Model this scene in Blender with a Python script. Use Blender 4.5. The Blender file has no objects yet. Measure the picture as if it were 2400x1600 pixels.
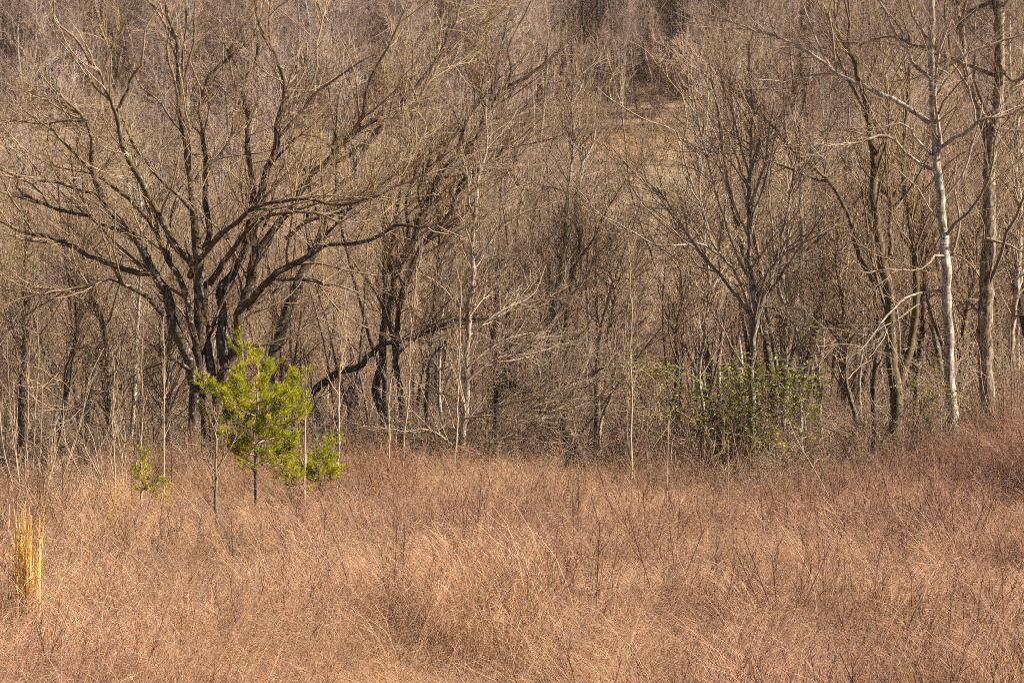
import bpy, math
import numpy as np
from mathutils import Vector

# ------------------------------------------------------------------ camera, sky, sun, exposure
SC = bpy.context.scene
COL = SC.collection
CAMZ, K = 3.2, 0.00015            # camera height; radians per pixel of the 2400x1600 photograph (100 mm lens)
cd = bpy.data.cameras.new('camera'); cam = bpy.data.objects.new('camera', cd); COL.objects.link(cam)
cd.lens = 100; cd.sensor_width = 36; cd.clip_end = 3000
cam.location = (0, 0, CAMZ); cam.rotation_euler = (math.radians(90), 0, 0)
SC.camera = cam
SUN_EL, SUN_AZ = math.radians(38), math.radians(99)      # azimuth clockwise from the viewing direction (+Y)
SC.world = bpy.data.worlds.new('World'); SC.world.use_nodes = True
wn = SC.world.node_tree
sky = wn.nodes.new('ShaderNodeTexSky'); sky.sky_type = 'NISHITA'; sky.sun_disc = False
sky.air_density = .45; sky.dust_density = .1; sky.altitude = 300      # clear dry winter air
sky.sun_elevation = SUN_EL; sky.sun_rotation = SUN_AZ
bg = wn.nodes['Background']; bg.inputs[1].default_value = 0.05
wn.links.new(sky.outputs[0], bg.inputs[0])
sd = bpy.data.lights.new('sun', 'SUN'); sd.energy = 5.0; sd.angle = math.radians(0.5); sd.color = (1.0, 0.92, 0.80)
sun = bpy.data.objects.new('sun', sd); COL.objects.link(sun)
SUNV = Vector((math.cos(SUN_EL) * math.sin(SUN_AZ), math.cos(SUN_EL) * math.cos(SUN_AZ), math.sin(SUN_EL)))
sun.rotation_euler = SUNV.to_track_quat('Z', 'Y').to_euler(); sun.location = (30, -20, 40)
SC.view_settings.view_transform = 'Standard'; SC.view_settings.look = 'None'
SC.view_settings.exposure = 1.2; SC.view_settings.gamma = 1
SC.render.engine = 'CYCLES'
SC.cycles.use_denoising = False
SC.cycles.max_bounces = 2; SC.cycles.diffuse_bounces = 1; SC.cycles.glossy_bounces = 1; SC.cycles.transmission_bounces = 2
SC.cycles.filter_width = 1.0
SC.world.cycles.sampling_method = 'NONE'
SC.cycles.use_adaptive_sampling = True; SC.cycles.adaptive_threshold = .03; SC.cycles.adaptive_min_samples = 24

RNG = np.random.default_rng(11)

# ------------------------------------------------------------------ terrain
def vnoise(x, y, s, seed=0):
    """smooth value noise, period s"""
    x = np.asarray(x, float) / s + 137.3 * seed; y = np.asarray(y, float) / s + 71.9 * seed
    xi, yi = np.floor(x), np.floor(y); fx, fy = x - xi, y - yi
    fx = fx * fx * (3 - 2 * fx); fy = fy * fy * (3 - 2 * fy)
    def h(a, b):
        v = np.sin(a * 127.1 + b * 311.7 + seed * 17.3) * 43758.5453
        return v - np.floor(v)
    return (h(xi, yi) * (1 - fx) + h(xi + 1, yi) * fx) * (1 - fy) + (h(xi, yi + 1) * (1 - fx) + h(xi + 1, yi + 1) * fx) * fy

def sstep(a, b, v):
    t = np.clip((np.asarray(v, float) - a) / (b - a), 0, 1); return t * t * (3 - 2 * t)

TY = np.array([-80, 46, 60, 80, 104, 116, 150, 185, 208, 240, 300, 420, 560, 760, 1000.])
TZ = np.array([0, 0, -.35, -.3, 0.2, 1.2, 7.0, 12.6, 17.5, 25.5, 41, 78, 122, 165, 180.])
def gz(x, y):
    x = np.asarray(x, float); y = np.asarray(y, float)
    z = (np.interp(y - 6, TY, TZ) + np.interp(y, TY, TZ) + np.interp(y + 6, TY, TZ)) / 3
    z = z + (vnoise(x, y, 9, 1) - .5) * .28 + (vnoise(x, y, 3.1, 2) - .5) * .10
    z = z + 1.5 * sstep(6.4, 10.6, x) * sstep(26, 44, y) * (1 - sstep(56, 74, y))       # rise on the right-hand end of the field
    far = sstep(118, 260, y)
    z = z + far * ((vnoise(x, y, 60, 3) - .5) * 9 + (vnoise(x, y, 23, 4) - .5) * 3.2)
    return z

def at(px, py, Y):
    return np.array([(px - 1200) * K * Y, Y, CAMZ + (800 - py) * K * Y])

# ------------------------------------------------------------------ mesh helpers
def make_mesh(name, verts, faces, mat=None, smooth=True, rad=None):
    """faces: list of int arrays (m,3) or (m,4)"""
    me = bpy.data.meshes.new(name)
    faces = [f for f in faces if len(f)]
    verts = np.asarray(verts, np.float32)
    me.vertices.add(len(verts)); me.vertices.foreach_set('co', verts.ravel())
    loops = np.concatenate([f.ravel() for f in faces]).astype(np.int32)
    tot = np.concatenate([np.full(len(f), f.shape[1]) for f in faces]).astype(np.int32)
    start = np.concatenate([[0], np.cumsum(tot)[:-1]]).astype(np.int32)
    me.loops.add(len(loops)); me.loops.foreach_set('vertex_index', loops)
    me.polygons.add(len(tot)); me.polygons.foreach_set('loop_start', start); me.polygons.foreach_set('loop_total', tot)
    me.polygons.foreach_set('use_smooth', np.full(len(tot), smooth))
    if rad is not None:
        a = me.attributes.new('rad', 'FLOAT', 'POINT'); a.data.foreach_set('value', np.asarray(rad, np.float32))
    me.update(calc_edges=True)
    if mat is not None: me.materials.append(mat)
    return me

class Geo:
    def __init__(s): s.v, s.q, s.t, s.r, s.n = [], [], [], [], 0
    def tubes(s, P, R, sides, rough=0.0, rng=None):
        P = np.asarray(P, float); R = np.asarray(R, float)
        if P.ndim == 2: P, R = P[None], R[None]
        N, n, _ = P.shape
        T = np.gradient(P, axis=1); T /= np.linalg.norm(T, axis=2, keepdims=True) + 1e-9
        m = np.abs(T.mean(1)); ax = np.argmin(m, 1)
        ref = np.eye(3)[ax][:, None, :]
        U = np.cross(T, np.broadcast_to(ref, T.shape)); U /= np.linalg.norm(U, axis=2, keepdims=True) + 1e-9
        V = np.cross(T, U)
        a = np.arange(sides) * 2 * np.pi / sides
        rr = np.repeat(R[:, :, None], sides, 2)
        if rough and rng is not None:
            rr = rr * (1 + rough * rng.normal(0, 1, rr.shape))
        vv = P[:, :, None] + rr[..., None] * (np.cos(a)[:, None] * U[:, :, None] + np.sin(a)[:, None] * V[:, :, None])
        i = np.arange(N)[:, None, None] * n * sides; j = np.arange(n - 1)[None, :, None] * sides
        k = np.arange(sides)[None, None]; k2 = (k + 1) % sides
        q = np.stack([i + j + k, i + j + k2, i + j + sides + k2, i + j + sides + k], -1).reshape(-1, 4) + s.n
        s.v.append(vv.reshape(-1, 3)); s.q.append(q); s.r.append(np.repeat(R.reshape(-1), sides)); s.n += N * n * sides
    def ribbons(s, P, W, side):
        """P (N,n,3), W (N,n) half width, side (N,3) direction across"""
        N, n, _ = P.shape
        a = P - W[..., None] * side[:, None]; b = P + W[..., None] * side[:, None]
        vv = np.stack([a, b], 2)
        i = np.arange(N)[:, None] * n * 2; j = np.arange(n - 1)[None] * 2
        q = np.stack([i + j, i + j + 1, i + j + 3, i + j + 2], -1).reshape(-1, 4) + s.n
        s.v.append(vv.reshape(-1, 3)); s.q.append(q); s.r.append(np.repeat(W.reshape(-1), 2)); s.n += N * n * 2
    def tris(s, A, B, C, r=0.0):
        N = len(A)
        s.v.append(np.stack([A, B, C], 1).reshape(-1, 3)); s.t.append(np.arange(N * 3).reshape(-1, 3) + s.n)
        s.r.append(np.broadcast_to(np.repeat(np.atleast_1d(r) * np.ones(N), 3), (N * 3,))); s.n += N * 3
    def quads(s, A, B, C, D, r=0.0):
        N = len(A)
        s.v.append(np.stack([A, B, C, D], 1).reshape(-1, 3)); s.q.append(np.arange(N * 4).reshape(-1, 4) + s.n)
        s.r.append(np.full(N * 4, r)); s.n += N * 4
    def mesh(s, name, mat, smooth=True, off=None):
        v = np.concatenate(s.v)
        if off is not None: v = v - np.asarray(off)
        fs = []
        if s.q: fs.append(np.concatenate(s.q))
        if s.t: fs.append(np.concatenate(s.t))
        return make_mesh(name, v, fs, mat, smooth, np.concatenate(s.r))

def add(name, me, parent=None, **props):
    o = bpy.data.objects.new(name, me); COL.objects.link(o)
    if parent is not None: o.parent = parent
    for k, v in props.items(): o[k] = v
    return o
def thing(name, loc, label, cat, group=None):
    o = bpy.data.objects.new(name, None); COL.objects.link(o); o.location = loc; o.empty_display_size = .3
    o['label'] = label; o['category'] = cat
    if group: o['group'] = group
    return o

def resample(P, n):
    """Catmull-Rom through control points, n points evenly by arc length; extra columns are carried along"""
    P = np.asarray(P, float)
    if len(P) == 2: P = np.stack([P[0], P.mean(0), P[1]])
    Q = np.concatenate([[2 * P[0] - P[1]], P, [2 * P[-1] - P[-2]]])
    t = np.linspace(0, 1, 9)[:-1][:, None]; out = []
    for i in range(1, len(Q) - 2):
        a, b, c, d = Q[i - 1], Q[i], Q[i + 1], Q[i + 2]
        out.append(.5 * ((2 * b) + (c - a) * t + (2 * a - 5 * b + 4 * c - d) * t ** 2 + (3 * b - a - 3 * c + d) * t ** 3))
    out = np.concatenate(out + [P[-1:]])
    s = np.concatenate([[0], np.cumsum(np.linalg.norm(np.diff(out[:, :3], axis=0), axis=1))])
    u = np.linspace(0, s[-1], n)
    return np.stack([np.interp(u, s, out[:, k]) for k in range(out.shape[1])], 1)

def unit(v): return v / (np.linalg.norm(v, axis=-1, keepdims=True) + 1e-9)

def spawn(rng, P, R, N, t0, t1, ang, L, npts, up=.1, wig=.12, rk=.55, rmin=.003, rlen=.009, shrink=.45, bias=(0, 0, 0), tip=.35):
    """N branches leaving the polylines P (M,n,3) of radius R (M,n)"""
    M, n, _ = P.shape
    ln = np.linalg.norm(np.diff(P, axis=1), axis=2).sum(1)
    idx = rng.choice(M, N, p=ln / ln.sum()); t = rng.uniform(t0, t1, N) ** .9
    f = t * (n - 1.001); i = np.clip(f.astype(int), 0, n - 2); w = (f - i)[:, None]
    p = P[idx, i] * (1 - w) + P[idx, i + 1] * w
    T = unit(P[idx, i + 1] - P[idx, i]); r = R[idx, i] * (1 - w[:, 0]) + R[idx, i + 1] * w[:, 0]
    v = rng.normal(0, 1, (N, 3)); v = unit(v - (v * T).sum(1, keepdims=True) * T)
    a = np.clip(rng.normal(ang[0], ang[1], N), .15, 1.7)[:, None]
    d = unit(np.cos(a) * T + np.sin(a) * v + np.array([0, 0, up * 1.5]) + np.asarray(bias))
    le = np.clip(rng.normal(L[0], L[1], N), L[0] * .3, L[0] * 2.2) * (1 - shrink * t)
    r0 = np.maximum(np.minimum(r * rk, le * rlen), rmin)
    out = [p]; st = (le / (npts - 1))[:, None]
    for k in range(npts - 1):
        out.append(out[-1] + d * st)
        d = unit(d + rng.normal(0, wig, (N, 3)) + np.array([0, 0, up * .35]))
    prof = np.linspace(1, tip, npts)
    return np.stack(out, 1), np.maximum(r0[:, None] * prof, rmin * .6)

# ------------------------------------------------------------------ materials
def nodes_mat(name):
    m = bpy.data.materials.new(name); m.use_nodes = True
    nt = m.node_tree; b = nt.nodes['Principled BSDF']
    b.inputs['Roughness'].default_value = .85; b.inputs['Specular IOR Level'].default_value = .2
    return m, nt, b
def N(nt, t, **kw):
    n = nt.nodes.new(t)
    for k, v in kw.items(): setattr(n, k, v)
    return n
def mixc(nt, fac, a, b, mode='MIX'):
    n = nt.nodes.new('ShaderNodeMix'); n.data_type = 'RGBA'; n.blend_type = mode
    for s, v in ((n.inputs[0], fac), (n.inputs[6], a), (n.inputs[7], b)):
        if isinstance(v, (int, float)): s.default_value = v
        elif isinstance(v, tuple): s.default_value = (*v, 1) if len(v) == 3 else v
        else: nt.links.new(v, s)
    return n.outputs[2]
def ramp(nt, src, a, b, lo=0., hi=1.):
    n = nt.nodes.new('ShaderNodeMapRange'); n.clamp = True
    nt.links.new(src, n.inputs[0])
    for i, v in ((1, a), (2, b), (3, lo), (4, hi)): n.inputs[i].default_value = v
    return n.outputs[0]
def noise(nt, vec, scale, detail=3, rough=.6):
    n = nt.nodes.new('ShaderNodeTexNoise'); n.inputs['Scale'].default_value = scale
    n.inputs['Detail'].default_value = detail; n.inputs['Roughness'].default_value = rough
    if vec is not None: nt.links.new(vec, n.inputs['Vector'])
    return n.outputs[0]
def math_(nt, op, a, b):
    n = nt.nodes.new('ShaderNodeMath'); n.operation = op
    for s, v in zip(n.inputs, (a, b)):
        if isinstance(v, (int, float)): s.default_value = v
        else: nt.links.new(v, s)
    return n.outputs[0]

def bark(name, base, dark, twig, lichen=None, lich=.0, moss=0., vary=.25, rtw=(.004, .03), bands=0.):
    m, nt, b = nodes_mat(name)
    g = N(nt, 'ShaderNodeNewGeometry'); tc = N(nt, 'ShaderNodeTexCoord')
    mp = N(nt, 'ShaderNodeMapping'); mp.inputs['Scale'].default_value = (1, 1, .22); nt.links.new(tc.outputs['Object'], mp.inputs[0])
    n1 = noise(nt, mp.outputs[0], 26, 5, .65)
    c = mixc(nt, ramp(nt, n1, .36, .62), dark, base)
    if lich:
        n2 = noise(nt, tc.outputs['Object'], 9, 4, .7)
        c = mixc(nt, ramp(nt, n2, .62 - lich * .25, .70 - lich * .2), c, lichen)
    if bands:
        mb = N(nt, 'ShaderNodeMapping'); mb.inputs['Scale'].default_value = (.8, .8, 9); nt.links.new(tc.outputs['Object'], mb.inputs[0])
        n4 = noise(nt, mb.outputs[0], 3.2, 4, .7)
        c = mixc(nt, ramp(nt, n4, .58, .66, 0, bands), c, dark)
    if moss:
        n3 = noise(nt, tc.outputs['Object'], 2.3, 4, .6)
        c = mixc(nt, ramp(nt, n3, .58 - .2 * moss, .72 - .2 * moss, 0, .85), c, (.13, .095, .028))
    at_ = N(nt, 'ShaderNodeAttribute', attribute_name='rad')
    c = mixc(nt, ramp(nt, at_.outputs['Fac'], rtw[0], rtw[1]), twig, c)
    oi = N(nt, 'ShaderNodeObjectInfo')
    n5 = noise(nt, g.outputs['Position'], 1.7, 3)
    f = math_(nt, 'ADD', ramp(nt, oi.outputs['Random'], 0, 1, 1 - vary, 1 + vary), ramp(nt, n5, .3, .7, -.18, .18))
    hs = N(nt, 'ShaderNodeHueSaturation'); nt.links.new(c, hs.inputs['Color']); nt.links.new(f, hs.inputs['Value'])
    nt.links.new(hs.outputs[0], b.inputs['Base Color'])
    bp = N(nt, 'ShaderNodeBump'); bp.inputs['Strength'].default_value = .35; bp.inputs['Distance'].default_value = .012
    nt.links.new(n1, bp.inputs['Height']); nt.links.new(bp.outputs[0], b.inputs['Normal'])
    # the twigs of the same tree: thin, so one colour that shifts a little along the crown
    m2, nt, b = nodes_mat(name + '_twigs'); M2[m.name] = m2
    at_ = N(nt, 'ShaderNodeAttribute', attribute_name='rad'); g = N(nt, 'ShaderNodeNewGeometry'); oi = N(nt, 'ShaderNodeObjectInfo')
    c = mixc(nt, ramp(nt, at_.outputs['Fac'], rtw[0], rtw[1]), twig, tuple(.5 * (p + q) for p, q in zip(base, dark)))
    f = math_(nt, 'ADD', ramp(nt, oi.outputs['Random'], 0, 1, 1 - vary, 1 + vary), ramp(nt, g.outputs['Random Per Island'], 0, 1, -.3, .3))
    hs = N(nt, 'ShaderNodeHueSaturation'); nt.links.new(c, hs.inputs['Color']); nt.links.new(f, hs.inputs['Value'])
    nt.links.new(hs.outputs[0], b.inputs['Base Color'])
    return m

M, M2 = {}, {}
M['maple'] = bark('bark_grey_brown', (.18, .125, .080), (.040, .027, .018), (.47, .33, .195), (.44, .36, .26), .25, .30, .05)
M['pale'] = bark('bark_pale', (.52, .415, .305), (.16, .115, .082), (.40, .30, .20), (.75, .67, .55), .4, 0, .05, bands=.85)
M['palebrown'] = bark('bark_pale_brown', (.44, .335, .23), (.17, .12, .08), (.46, .34, .22), (.55, .47, .37), .45, .1, .05)
M['dark'] = bark('bark_dark', (.19, .135, .09), (.040, .028, .019), (.39, .27, .17), (.38, .31, .22), .25, .15, .05)
M['mossy'] = bark('bark_mossy', (.19, .135, .07), (.075, .05, .03), (.36, .25, .15), (.35, .28, .16), .2, .45, .05)
M['grey'] = bark('bark_grey', (.36, .275, .19), (.085, .06, .042), (.40, .29, .185), (.48, .41, .31), .3, .1, .05)
M['shaggy'] = bark('bark_shaggy', (.38, .28, .185), (.07, .048, .032), (.38, .265, .165), (.46, .37, .26), .3, .12, .05)
M['rust'] = bark('rusty_weed', (.28, .13, .08), (.17, .08, .05), (.30, .145, .09), (.4, .3, .2), .1, 0, .2)
M['dead'] = bark('wood_bleached', (.66, .58, .48), (.36, .29, .22), (.55, .46, .36), (.8, .72, .62), .3, 0, .05, rtw=(.002, .008))
M['woods'] = bark('bark_woods', (.19, .132, .092), (.060, .042, .032), (.36, .24, .155), (.42, .35, .27), .25, .1, .35, rtw=(.006, .04))
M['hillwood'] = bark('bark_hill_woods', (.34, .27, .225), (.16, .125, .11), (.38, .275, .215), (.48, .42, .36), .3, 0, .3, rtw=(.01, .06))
M['brush'] = bark('twig_brush', (.28, .19, .12), (.12, .08, .055), (.33, .225, .145), (.4, .34, .26), .1, 0, .4)
M['whip'] = bark('whip_stem', (.56, .42, .27), (.38, .26, .16), (.50, .35, .21), (.6, .5, .36), .2, 0, .12, rtw=(.002, .007))

def leafy(name, cols, trans=.35, posn=None):
    """thin leaves / needles / blades: a few colours picked by noise and by instance, light passes through"""
    m, nt, b = nodes_mat(name)
    g = N(nt, 'ShaderNodeNewGeometry'); oi = N(nt, 'ShaderNodeObjectInfo')
    n1 = noise(nt, g.outputs['Position'], posn or 7., 3, .7)
    c = mixc(nt, ramp(nt, n1, .38, .60), cols[0], cols[1])
    if len(cols) > 2:
        c = mixc(nt, ramp(nt, g.outputs['Random Per Island'], .72, .8), c, cols[2])
    nt.links.new(c, b.inputs['Base Color'])
    tr = N(nt, 'ShaderNodeBsdfTranslucent'); nt.links.new(c, tr.inputs[0])
    mx = N(nt, 'ShaderNodeMixShader'); mx.inputs[0].default_value = trans
    nt.links.new(b.outputs[0], mx.inputs[1]); nt.links.new(tr.outputs[0], mx.inputs[2])
    nt.links.new(mx.outputs[0], nt.nodes['Material Output'].inputs[0])
    return m
M['needle'] = leafy('pine_needles', ((.15, .22, .010), (.60, .55, .02), (.72, .60, .04)), .4, 3.2)
M['leaf'] = leafy('shrub_leaves', ((.07, .105, .014), (.20, .21, .026), (.62, .56, .15)), .4, 4.)  # dark greens and pale yellow-green paint shaded and sunlit leaves into the colour
M['bud'] = leafy('tree_buds', ((.40, .28, .11), (.46, .34, .12), (.36, .30, .08)), .3, 1.5)
M['dryleaf'] = leafy('dry_leaves', ((.34, .20, .10), (.42, .28, .16), (.25, .13, .06)), .3, 3.)
M['golden'] = leafy('golden_grass', ((.70, .42, .11), (.82, .53, .16), (.88, .63, .27)), .3, 9.)

def grass_material():
    m, nt, b = nodes_mat('dry_grass')
    g = N(nt, 'ShaderNodeNewGeometry')
    tint = N(nt, 'ShaderNodeAttribute', attribute_name='rad').outputs['Fac']; weed = N(nt, 'ShaderNodeAttribute', attribute_name='weed').outputs['Fac']
    n1 = noise(nt, g.outputs['Position'], .22, 3, .6)
    sx = N(nt, 'ShaderNodeSeparateXYZ'); nt.links.new(g.outputs['Position'], sx.inputs[0])
    f = math_(nt, 'ADD', ramp(nt, n1, .35, .65, -.6, .6), ramp(nt, sx.outputs[0], -4, 6, .8, .25))
    f = math_(nt, 'ADD', f, ramp(nt, tint, 0, 1, -.35, .35))
    isl = g.outputs['Random Per Island']
    c = mixc(nt, f, (.57, .32, .21), (.69, .43, .24))
    c = mixc(nt, ramp(nt, isl, .6, 1., 0, .6), c, (.80, .60, .43))
    c = mixc(nt, ramp(nt, isl, .3, .0, 0, .4), c, (.34, .185, .12))
    w = mixc(nt, f, (.34, .19, .13), (.40, .24, .145))
    w = mixc(nt, ramp(nt, isl, .75, 1., 0, .8), w, (.56, .39, .28))
    c = mixc(nt, weed, c, w)
    hs = N(nt, 'ShaderNodeHueSaturation'); nt.links.new(c, hs.inputs['Color'])
    nt.links.new(ramp(nt, tint, 0, 1, .66, 1.3), hs.inputs['Value'])
    nt.links.new(hs.outputs[0], b.inputs['Base Color'])
    tr = N(nt, 'ShaderNodeBsdfTranslucent'); nt.links.new(hs.outputs[0], tr.inputs[0])
    mx = N(nt, 'ShaderNodeMixShader'); mx.inputs[0].default_value = .42
    nt.links.new(b.outputs[0], mx.inputs[1]); nt.links.new(tr.outputs[0], mx.inputs[2])
    nt.links.new(mx.outputs[0], nt.nodes['Material Output'].inputs[0])
    return m
M['grass'] = grass_material()

# ------------------------------------------------------------------ ground
def ground_material():
    m, nt, b = nodes_mat('ground_soil_litter')
    g = N(nt, 'ShaderNodeNewGeometry')
    z = N(nt, 'ShaderNodeAttribute', attribute_name='meadow'); d = N(nt, 'ShaderNodeAttribute', attribute_name='dirt')
    nA = noise(nt, g.outputs['Position'], .35, 6, .75); nB = noise(nt, g.outputs['Position'], 2.4, 5, .8)
    c = mixc(nt, ramp(nt, nA, .35, .65), (.40, .25, .16), (.50, .32, .20))
    c = mixc(nt, ramp(nt, nB, .42, .60), (.21, .13, .09), c)
    nM = mixc(nt, ramp(nt, nA, .35, .65), (.47, .34, .21), (.38, .265, .165))
    nM = mixc(nt, ramp(nt, nB, .40, .56), (.27, .185, .115), nM)
    c = mixc(nt, z.outputs['Fac'], c, nM)
    c = mixc(nt, d.outputs['Fac'], c, (.46, .23, .10))
    nt.links.new(c, b.inputs['Base Color'])
    bp = N(nt, 'ShaderNodeBump'); bp.inputs['Strength'].default_value = .8; bp.inputs['Distance'].default_value = .25
    nt.links.new(nB, bp.inputs['Height']); nt.links.new(bp.outputs[0], b.inputs['Normal'])
    return m
def build_ground():
    ys = np.concatenate([np.arange(-80, 10, 6), np.arange(10, 64, .7), np.arange(64, 130, 2), np.arange(130, 330, 3.), np.arange(330, 1001, 12.)])
    xs = np.concatenate([np.arange(-420, -40, 14), np.arange(-40, -14, 2), np.arange(-14, 14, .7), np.arange(14, 40, 2), np.arange(40, 421, 14)])
    X, Y = np.meshgrid(xs, ys); Z = gz(X, Y)
    nx, ny = len(xs), len(ys)
    i = np.arange(ny - 1)[:, None] * nx + np.arange(nx - 1)[None]
    q = np.stack([i, i + 1, i + nx + 1, i + nx], -1).reshape(-1, 4)
    me = make_mesh('ground', np.stack([X, Y, Z], -1).reshape(-1, 3), [q], ground_material())
    w = (vnoise(X, Y, 14, 7) - .5) * 40 + (vnoise(X, Y, 5, 17) - .5) * 26
    mead = sstep(118, 138, Y + w) * (1 - sstep(196, 216, Y + w + .25 * X))
    dirt = np.exp(-((X - 8) / 4.5) ** 2 - ((Y - 203) / 4.5) ** 2) * .9
    for nm, v in (('meadow', mead), ('dirt', dirt)):
        a = me.attributes.new(nm, 'FLOAT', 'POINT'); a.data.foreach_set('value', v.ravel().astype(np.float32))
    add('ground', me, kind='structure', label='ground under the dry field, wood floor and brown hillside')
build_ground()

# ------------------------------------------------------------------ scatter of stuff (instances of unlinked clump meshes)
def scatter(name, protos, pos, rot, scl, idx, **props):
    pc = bpy.data.collections.new(name + '_clumps')
    for i, me in enumerate(protos):
        o = bpy.data.objects.new('%s_clump_%03d' % (name, i), me); pc.objects.link(o)
    me = bpy.data.meshes.new(name)
    me.vertices.add(len(pos)); me.vertices.foreach_set('co', np.asarray(pos, np.float32).ravel())
    a = me.attributes.new('rot', 'FLOAT_VECTOR', 'POINT'); a.data.foreach_set('vector', np.asarray(rot, np.float32).ravel())
    a = me.attributes.new('scl', 'FLOAT_VECTOR', 'POINT'); a.data.foreach_set('vector', np.asarray(scl, np.float32).ravel())
    a = me.attributes.new('pick', 'INT', 'POINT'); a.data.foreach_set('value', np.asarray(idx, np.int32))
    ng = bpy.data.node_groups.new(name + '_scatter', 'GeometryNodeTree')
    ng.interface.new_socket('Geometry', in_out='INPUT', socket_type='NodeSocketGeometry')
    ng.interface.new_socket('Geometry', in_out='OUTPUT', socket_type='NodeSocketGeometry')
    gi, go = ng.nodes.new('NodeGroupInput'), ng.nodes.new('NodeGroupOutput')
    ci = ng.nodes.new('GeometryNodeCollectionInfo'); ci.inputs[0].default_value = pc
    ci.inputs['Separate Children'].default_value = True; ci.inputs['Reset Children'].default_value = True
    ip = ng.nodes.new('GeometryNodeInstanceOnPoints'); ip.inputs['Pick Instance'].default_value = True
    def attr(nm, t):
        n = ng.nodes.new('GeometryNodeInputNamedAttribute'); n.data_type = t; n.inputs[0].default_value = nm
        return next(o for o in n.outputs if o.enabled)
    ng.links.new(gi.outputs[0], ip.inputs['Points']); ng.links.new(ci.outputs[0], ip.inputs['Instance'])
    ng.links.new(attr('rot', 'FLOAT_VECTOR'), ip.inputs['Rotation']); ng.links.new(attr('scl', 'FLOAT_VECTOR'), ip.inputs['Scale'])
    ng.links.new(attr('pick', 'INT'), ip.inputs['Instance Index'])
    ng.links.new(ip.outputs[0], go.inputs[0])
    o = add(name, me, kind='stuff', **props)
    md = o.modifiers.new('scatter', 'NODES'); md.node_group = ng
    return o

# ------------------------------------------------------------------ trees traced from the photograph
def pts(s): return [tuple(float(c) for c in p.split(',')) for p in s.split()]

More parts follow.
